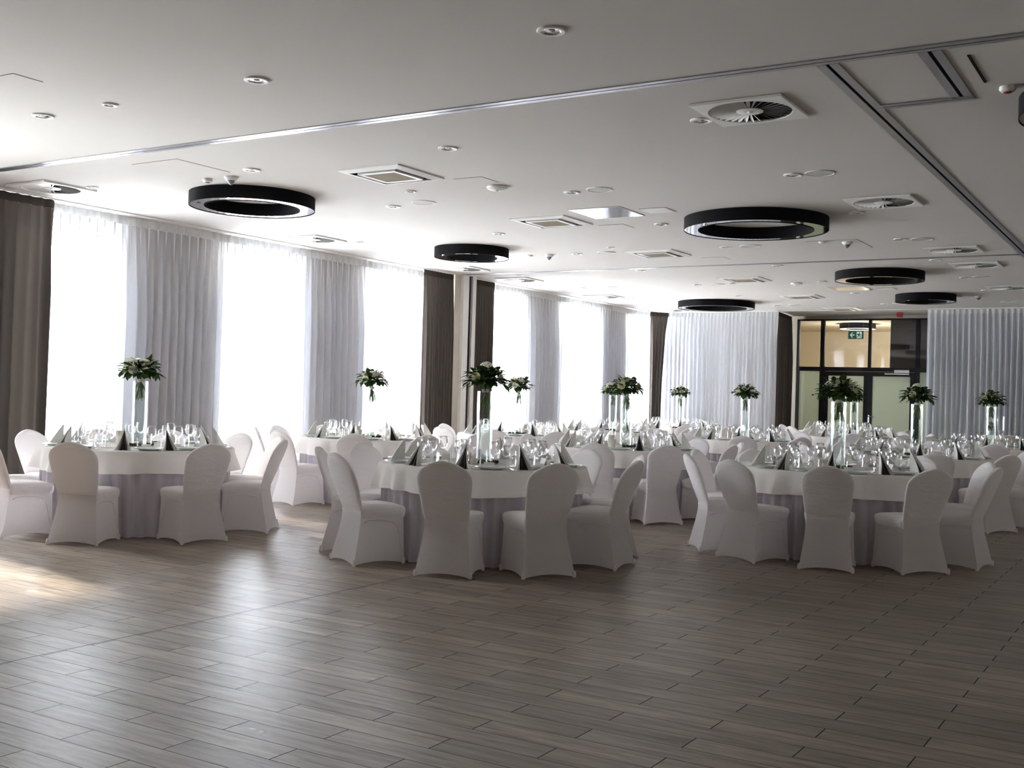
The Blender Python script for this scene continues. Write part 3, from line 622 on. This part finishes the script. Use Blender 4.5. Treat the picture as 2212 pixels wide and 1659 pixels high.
kn = MB(); kn.box(-.007, .007, -.105, 0, .001, .005); kn.add([(-.009, 0, .003), (.009, 0, .003), (.008, .09, .003), (0, .108, .003), (-.009, .09, .003), (-.009, 0, .005), (.009, 0, .005), (.008, .09, .005), (0, .108, .005), (-.009, .09, .005)], [(4, 3, 2, 1, 0), (5, 6, 7, 8, 9), (0, 1, 6, 5), (1, 2, 7, 6), (2, 3, 8, 7), (3, 4, 9, 8), (4, 0, 5, 9)]); KNM = kn.mesh('table_knife', STEEL)
fk = MB(); fk.box(-.004, .004, -.10, .03, .002, .005); fk.box(-.011, .011, .03, .05, .002, .005)
for x in (-.009, -.003, .003, .009): fk.box(x - .0017, x + .0017, .05, .092, .003, .005)
FKM = fk.mesh('fork', STEEL)
# vase
VH = .63
VASE = MB().lathe([(.001, .001), (.066, .001), (.070, .006), (.070, VH), (.0655, VH), (.0655, .022), (.001, .020)], 40).mesh('cylinder_vase', VGLASS, True, 50)
def candle(hh, rr_):
    w_ = MB().lathe([(.001, 0), (rr_, 0), (rr_, hh - .004), (rr_ - .004, hh), (rr_ * .5, hh - .004), (.001, hh - .006)], 24).mesh('pillar_candle', WAX, True, 45)
    k = MB().tube([(0, 0, hh - .006), (.001, 0, hh + .008)], .0012, 5).mesh('wick', DARK); return w_, k
CAN = [candle(.145, .036), candle(.10, .036), candle(.055, .030)]
def moss_mesh():
    rr = random.Random(5); m = MB()
    for k in range(70):
        a = 2 * PI * k / 70; r = .115 + rr.uniform(-.02, .02); c = (r * math.cos(a), r * math.sin(a), .012 + rr.random() * .008); s = .010 + rr.random() * .009
        m.add([(c[0] + s, c[1], c[2]), (c[0] - s, c[1], c[2]), (c[0], c[1] + s, c[2]), (c[0], c[1] - s, c[2]), (c[0], c[1], c[2] + s), (c[0], c[1], c[2] - .012)], [(0, 2, 4), (2, 1, 4), (1, 3, 4), (3, 0, 4), (2, 0, 5), (1, 2, 5), (3, 1, 5), (0, 3, 5)])
    return m.mesh('moss_wreath', MOSS)
MOSM = moss_mesh()
# bouquet
def leaf(m, base, d, up, L, W, bend=.25, mt=None):
    d = d.normalized(); side = d.cross(up); side = side.normalized() if side.length > 1e-4 else Vector((1, 0, 0)); nn = side.cross(d).normalized(); v = []; N = 5
    for i in range(N + 1):
        t = i / N; p = base + d * L * t - nn * bend * L * t * t; ww = W * math.sin(PI * min(.98, t * .93 + .05)) ** .8
        v += [p - side * ww + nn * ww * .25, p, p + side * ww + nn * ww * .25]
    f = []
    for i in range(N):
        o = i * 3; f += [(o, o + 1, o + 4, o + 3), (o + 1, o + 2, o + 5, o + 4)]
    m.add(v, f, mt)
def rose(rr, r, mt, m, c, ax):
    q = ax.to_track_quat('Z', 'Y')
    for lay, (n, rad, tilt, sz) in enumerate(((3, .10, .12, .55), (4, .32, .35, .7), (5, .55, .62, .85), (6, .78, .95, .95))):
        for k in range(n):
            a = 2 * PI * (k + lay * .37) / n + rr.uniform(-.15, .15); v = []
            for i in range(4):
                for j in range(4):
                    s = (j / 3 - .5) * (2.3 * PI / n if n > 3 else 2.2); t = i / 3
                    R_ = r * (rad * (.55 + .45 * t) + tilt * .28 * t * t); z = r * (-.55 + 1.25 * t * sz - tilt * .30 * t * t) - r * .12 * abs(s) * t
                    v.append(c + q @ Vector((R_ * math.cos(a + s), R_ * math.sin(a + s), z)))
            m.add(v, [(i * 4 + j, i * 4 + j + 1, (i + 1) * 4 + j + 1, (i + 1) * 4 + j) for i in range(3) for j in range(3)], mt)
def hydrangea(rr, r, m, c):
    for k in range(60):
        z = 1 - 1.5 * (k + .5) / 60; rad = math.sqrt(max(0, 1 - z * z)); a = k * 2.4; d = Vector((rad * math.cos(a), rad * math.sin(a), z)); p = c + d * r * (.92 + .1 * rr.random()); u = d.orthogonal().normalized(); w_ = d.cross(u); s = r * .24; t0 = rr.random() * 3
        for j in range(4):
            b = t0 + j * PI / 2; e = u * math.cos(b) + w_ * math.sin(b); g = u * math.cos(b + .75) + w_ * math.sin(b + .75); h_ = u * math.cos(b - .75) + w_ * math.sin(b - .75)
            m.add([p, p + h_ * s * .7 + d * s * .1, p + e * s + d * s * .25, p + g * s * .7 + d * s * .1], [(0, 1, 2, 3)])
BQ = []
def bouquet_proto(seed, width=.17, hyd=True):
    rr = random.Random(seed); parts = []
    fo = MB(); eu = MB(); c0 = Vector((0, 0, .02))
    for k in range(150):
        th = rr.uniform(0, 2 * PI); el = math.asin(rr.uniform(-.25, .98)); d = Vector((math.cos(th) * math.cos(el), math.sin(th) * math.cos(el), math.sin(el))); R0 = rr.uniform(.03, .115)
        b = c0 + Vector((0, 0, .05)) + Vector((d.x * R0 * 1.15, d.y * R0 * 1.15, d.z * R0 * .9)); dd = (d + Vector((rr.uniform(-.5, .5), rr.uniform(-.5, .5), rr.uniform(-.6, .35)))).normalized()
        leaf(fo, b, dd, Vector((0, 0, 1)), rr.uniform(.045, .075), rr.uniform(.016, .028), rr.uniform(.1, .6))
    for k in range(12):   # long narrow leaves
        th = rr.uniform(0, 2 * PI); d = Vector((math.cos(th), math.sin(th), rr.uniform(-.15, .7))).normalized(); leaf(fo, c0 + d * .06 + Vector((0, 0, .03)), d, Vector((0, 0, 1)), rr.uniform(.10, .16), .008, rr.uniform(.1, .5))
    for k in range(8):   # eucalyptus sprays
        th = rr.uniform(0, 2 * PI); d = Vector((math.cos(th), math.sin(th), rr.uniform(-.1, 1.2))).normalized(); p = c0 + Vector((0, 0, .04)); L_ = width + rr.uniform(-.02, .04); pts = []
        for i in range(7):
            t = i / 6; pts.append(p + d * L_ * t + Vector((0, 0, -.05 * t * t)))
        eu.tube(pts, .0015, 4)
        for i in range(3, 7):
            for s in (-1, 1):
                sd = d.cross(Vector((0, 0, 1))).normalized() * s; leaf(eu, pts[i], (sd + d * .4 + Vector((0, 0, rr.uniform(-.3, .3)))), Vector((0, 0, 1)), .024, .010, .1)
    st = MB()
    for k in range(16):
        a = rr.uniform(0, 2 * PI); r0, r1 = rr.uniform(.0, .018), rr.uniform(.015, .045); st.tube([(r0 * 2.2 * math.cos(a + 2), r0 * 2.2 * math.sin(a + 2), .07), (r0 * math.cos(a), r0 * math.sin(a), -.01), (r1 * .6 * math.cos(a + .4), r1 * .6 * math.sin(a + .4), -.08), (r1 * math.cos(a + .5), r1 * math.sin(a + .5), -.165 + rr.uniform(0, .035))], .0028, 5)
    for k in range(10):
        a = rr.uniform(0, 2 * PI); leaf(st, Vector((.02 * math.cos(a), .02 * math.sin(a), -.01 - rr.random() * .05)), Vector((math.cos(a) * .5, math.sin(a) * .5, -1)), Vector((0, 0, 1)), .05, .008, .1, None)
    tie = MB().lathe([(.024, -.012), (.026, 0), (.024, .012)], 14).mesh('ribbon', PETW, True)
    parts.append(('foliage', fo.mesh('foliage', LEAF, True))); parts.append(('eucalyptus', eu.mesh('eucalyptus', LEAF2, True))); parts.append(('stems', st.mesh('stems', STEM, True))); parts.append(('ribbon', tie))
    dirs = [(.15, -.5, 1), (-.7, -.3, .8), (.75, -.2, .75), (.2, .7, .85), (-.5, .6, .8), (-.85, -.75, .15), (.95, .5, .15), (.5, -.95, .25), (-.1, .1, 1.3)]
    rr.shuffle(dirs)
    for k, dv in enumerate(dirs[:8]):
        d = Vector(dv).normalized(); c = c0 + Vector((0, 0, .055)) + Vector((d.x * .115, d.y * .115, d.z * .085)); m = MB()
        if hyd and k < 1: hydrangea(rr, .052, m, c); parts.append(('hydrangea', m.mesh('hydrangea', PETW, False)))
        else:
            rose(rr, rr.uniform(.033, .045), None, m, c, d); parts.append(('rose', m.mesh('rose', PETW if k % 3 else PETY, True)))
    return parts
for s in range(5): BQ.append(bouquet_proto(20 + s, .15 + .01 * (s % 3), s != 2))

# tables: name, (x, y), phrase, chair azimuths (None: evenly spaced from a phase), row detail level
def even(p, n=10, j=3, seed=0):
    r_ = random.Random(seed); return [p + 360 / n * k + r_.uniform(-j, j) for k in range(n)]
TABLES = [
 ('A', (-8.71, 7.29), 'leftmost front table', [-62, -15, 30, 62, 94, 126, 158, -171, -140, -105], 2),
 ('B', (-5.26, 8.13), 'front middle table', [-69, -34, -113, -149, 176, 146, 112, 78, 42, 5], 2),
 ('C', (-2.84, 10.54), 'front right table', [-113, -78, -42, -144, 178, 142, 106, 70, 32, -6], 2),
 ('D', (-8.94, 11.14), 'second window-row table', even(-97, seed=1), 2),
 ('E', (-8.71, 14.39), 'third window-row table', even(-75, seed=2), 1),
 ('F', (-8.75, 17.70), 'fourth window-row table', even(-73, seed=3), 1),
 ('H', (-8.90, 21.07), 'last window-row table', even(-60, seed=4), 1),
 ('G', (-5.88, 12.26), 'second middle-row table', [-45, -5, -111, -78 + 360, -142, 178, 145, 110, 74, 32], 2),
 ('I', (-5.98, 16.77), 'third middle-row table', even(-72.6, seed=6), 1),
 ('J', (-5.27, 20.60), 'fourth middle-row table', even(-40, seed=7), 1),
 ('P', (-6.35, 23.90), 'last middle-row table', even(-50, seed=8), 1),
 ('K', (-2.87, 14.19), 'second right-row table', [-35, -70, -106, -142, 178, 142, 106, 70, 34, 2], 2),
 ('L', (-2.61, 18.30), 'third right-row table', even(-80, seed=9), 1)]
DIRN = ['nearest', 'near right', 'right near', 'right far', 'far right', 'farthest', 'far left', 'left far', 'left near', 'near left']
def seatname(azs, cx_, cy_):
    base = math.degrees(math.atan2(-cy_, -cx_)); rel = [((a - base + 180) % 360) - 180 for a in azs]
    order = sorted(range(len(azs)), key=lambda i: rel[i] % 360); k0 = min(range(len(order)), key=lambda q: abs(rel[order[q]]))
    nm = {}
    for q in range(len(order)): nm[order[(k0 + q) % len(order)]] = DIRN[q]
    return nm
def put(name, me, loc, rz, label, cat, group, kids=()):
    o = link(name, me, None, loc, rz); tag(o, label, cat, group)
    for n, k in kids: link(n, k, o)
    return o
for ti, (key, (tx, ty), ph, azs, det_) in enumerate(TABLES):
    rr = random.Random(100 + ti)
    t = empty('round_table', (tx, ty, 0), 'round banquet table with pleated lilac-grey skirt, %s' % ph, 'table', 'round banquet tables')
    link('tabletop', TOPM, t); link('pedestal', PEDM, t); s_ = link('table_skirt', SKM[ti % 3], t, rz=rr.random() * 6)
    put('tablecloth', CLM[ti % 3], (tx, ty, .001), rr.random() * 6, 'white tablecloth draped over the %s' % ph, 'tablecloth', 'round white tablecloths')
    Z = TZ + .002
    put('cylinder_vase', VASE, (tx, ty, Z), 0, 'tall clear cylinder vase in the middle of the %s' % ph, 'vase', 'tall cylinder vases')
    b = empty('bouquet', (tx, ty, Z + VH + .004), 'white and green bouquet in the tall vase of the %s' % ph, 'bouquet', 'bouquets in tall vases', rr.random() * 6)
    for n, me in BQ[ti % 5]: link(n, me, b)
    b.scale = (1.28, 1.28, 1.2)
    put('moss_wreath', MOSM, (tx, ty, Z - .002), 0, 'dark moss wreath around the vase foot on the %s' % ph, 'wreath', 'moss wreaths')
    ca = rr.random() * 6 if key not in 'BCDK' else {'B': math.radians(-125), 'C': math.radians(-150), 'D': math.radians(-120), 'K': math.radians(-60)}[key]
    for q, (cz, rd, da) in enumerate(((0, .18, 0), (1, .20, .42), (2, .24, .85))):
        put('pillar_candle', CAN[cz][0], (tx + rd * math.cos(ca + da), ty + rd * math.sin(ca + da), Z), 0, '%s white pillar candle beside the vase on the %s' % (('tallest', 'middle-sized', 'shortest')[q], ph), 'candle', 'pillar candles', (('wick', CAN[cz][1]),))
    names = seatname(azs, tx, ty)
    for i, az in enumerate(azs):
        a = math.radians(az); nm = names[i]; dist = 1.085 + rr.uniform(-.015, .025)
        lb = 'white covered banquet chair at the %s seat of the %s' % (nm, ph)
        loc = (tx + dist * math.cos(a), ty + dist * math.sin(a), 0); rz = a - PI / 2 + rr.uniform(-.05, .05)
        if not used[0]:
            used[0] = True; CH.location = loc; CH.rotation_euler.z = rz; CH['label'] = lb; CH['group'] = 'white covered banquet chairs'
        else: copy_tree(CH, loc, rz, lb, 'white covered banquet chairs')
    a0 = math.radians(sorted(azs, key=lambda q: (q + 70) % 360)[0])
    pl = even(azs[0] + (20 if key in 'A' else 14 if key == 'B' else 12), j=2, seed=ti); pn = seatname(pl, tx, ty)
    if key == 'A': pl = [-83, -33, -3, 30, 62, 98, 133, 168, -153, -119]
    if key == 'B': pl = [-52, -15, 20, 56, 92, 128, 163, -161, -129, -88]
    if key == 'C': pl = [-62, -26, 10, 46, 82, 118, 154, -170, -132, -96]
    pn = seatname(pl, tx, ty)
    for i, az in enumerate(pl):
        a = math.radians(az); nm = pn[i]; ca_, sa_ = math.cos(a), math.sin(a)
        def P(r, t): return (tx + r * ca_ - t * sa_, ty + r * sa_ + t * ca_, Z)   # r outward, t counter-clockwise
        rz = a + PI / 2
        put('dinner_plate', plate_me, P(.735, 0), rz, 'white dinner plate at the %s place of the %s' % (nm, ph), 'plate', 'plates on the ' + ph)
        an = a - .29 + rr.uniform(-.03, .03)
        n_ = put('napkin', NAP, (tx + .74 * math.cos(an), ty + .74 * math.sin(an), Z), an + PI / 2 + rr.uniform(-.15, .15), 'silver napkin folded upright at the %s place of the %s' % (nm, ph), 'napkin', 'napkins on the ' + ph, (('inner_fold', NAPI),))
        put('wine_glass', WG1[0], P(.50 + rr.uniform(-.02, .02), .05), 0, 'larger wine glass at the %s place of the %s' % (nm, ph), 'wine glass', 'large wine glasses on the ' + ph, (('stem', WG1[1]),))
        put('wine_glass', WG2[0], P(.53 + rr.uniform(-.02, .02), .14), 0, 'smaller wine glass at the %s place of the %s' % (nm, ph), 'wine glass', 'small wine glasses on the ' + ph, (('stem', WG2[1]),))
        put('tumbler', TUM, P(.43 + rr.uniform(-.02, .02), -.04), 0, 'clear tumbler at the %s place of the %s' % (nm, ph), 'tumbler', 'tumblers on the ' + ph)
        put('vodka_glass', SHOT[0], P(.60, .20), 0, 'small stemmed vodka glass at the %s place of the %s' % (nm, ph), 'vodka glass', 'vodka glasses on the ' + ph, (('stem', SHOT[1]),))
        if det_ == 2:
            put('place_card', CARDM, P(.575, -.02 + rr.uniform(-.02, .02)), rz + rr.uniform(-.3, .3), 'white folded place card at the %s place of the %s' % (nm, ph), 'place card', 'place cards on the ' + ph)
            put('table_knife', KNM, P(.75, .165), rz + PI, 'steel knife right of the plate at the %s place of the %s' % (nm, ph), 'knife', 'knives on the ' + ph)
            put('fork', FKM, P(.75, -.155), rz + PI, 'steel fork left of the plate at the %s place of the %s' % (nm, ph), 'fork', 'forks on the ' + ph)
# small draped stand with lantern and low flowers before the far right sheer curtain
sx, sy = -3.66, 26.85
t = empty('side_table', (sx, sy, 0), 'small round white-draped stand before the far right sheer curtain', 'side table')
MB().lathe([(.001, .775), (.36, .775), (.365, .76), (.36, .5), (.35, .01)], 40).obj('table_cover', LINEN, t, smooth=True, angle=50)
t = empty('hurricane_lantern', (sx + .03, sy, .778), 'clear flared glass lantern on the small stand before the far right sheer', 'lantern')
MB().lathe([(.05, 0), (.05, .01), (.075, .06), (.085, .18), (.078, .30), (.088, .42)], 28).obj('glass_shade', GLASS, t, smooth=True)
MB().lathe([(.001, .012), (.03, .012), (.03, .12), (.001, .12)], 20).obj('candle', WAX, t, smooth=True, angle=40)
t = empty('low_flowers', (sx - .17, sy - .12, .778), 'low yellow-green flowers left of the glass lantern on the far stand', 'flowers')
t.scale = (.55, .55, 1.1)
MB().lathe([(.001, 0), (.06, 0), (.08, .08), (.075, .09), (.001, .07)], 20).obj('bowl', PORC, t, smooth=True, angle=50)
for n, me in BQ[1]:
    if n != 'ribbon' and n != 'stems': link(n, me, t, (0, 0, .10))
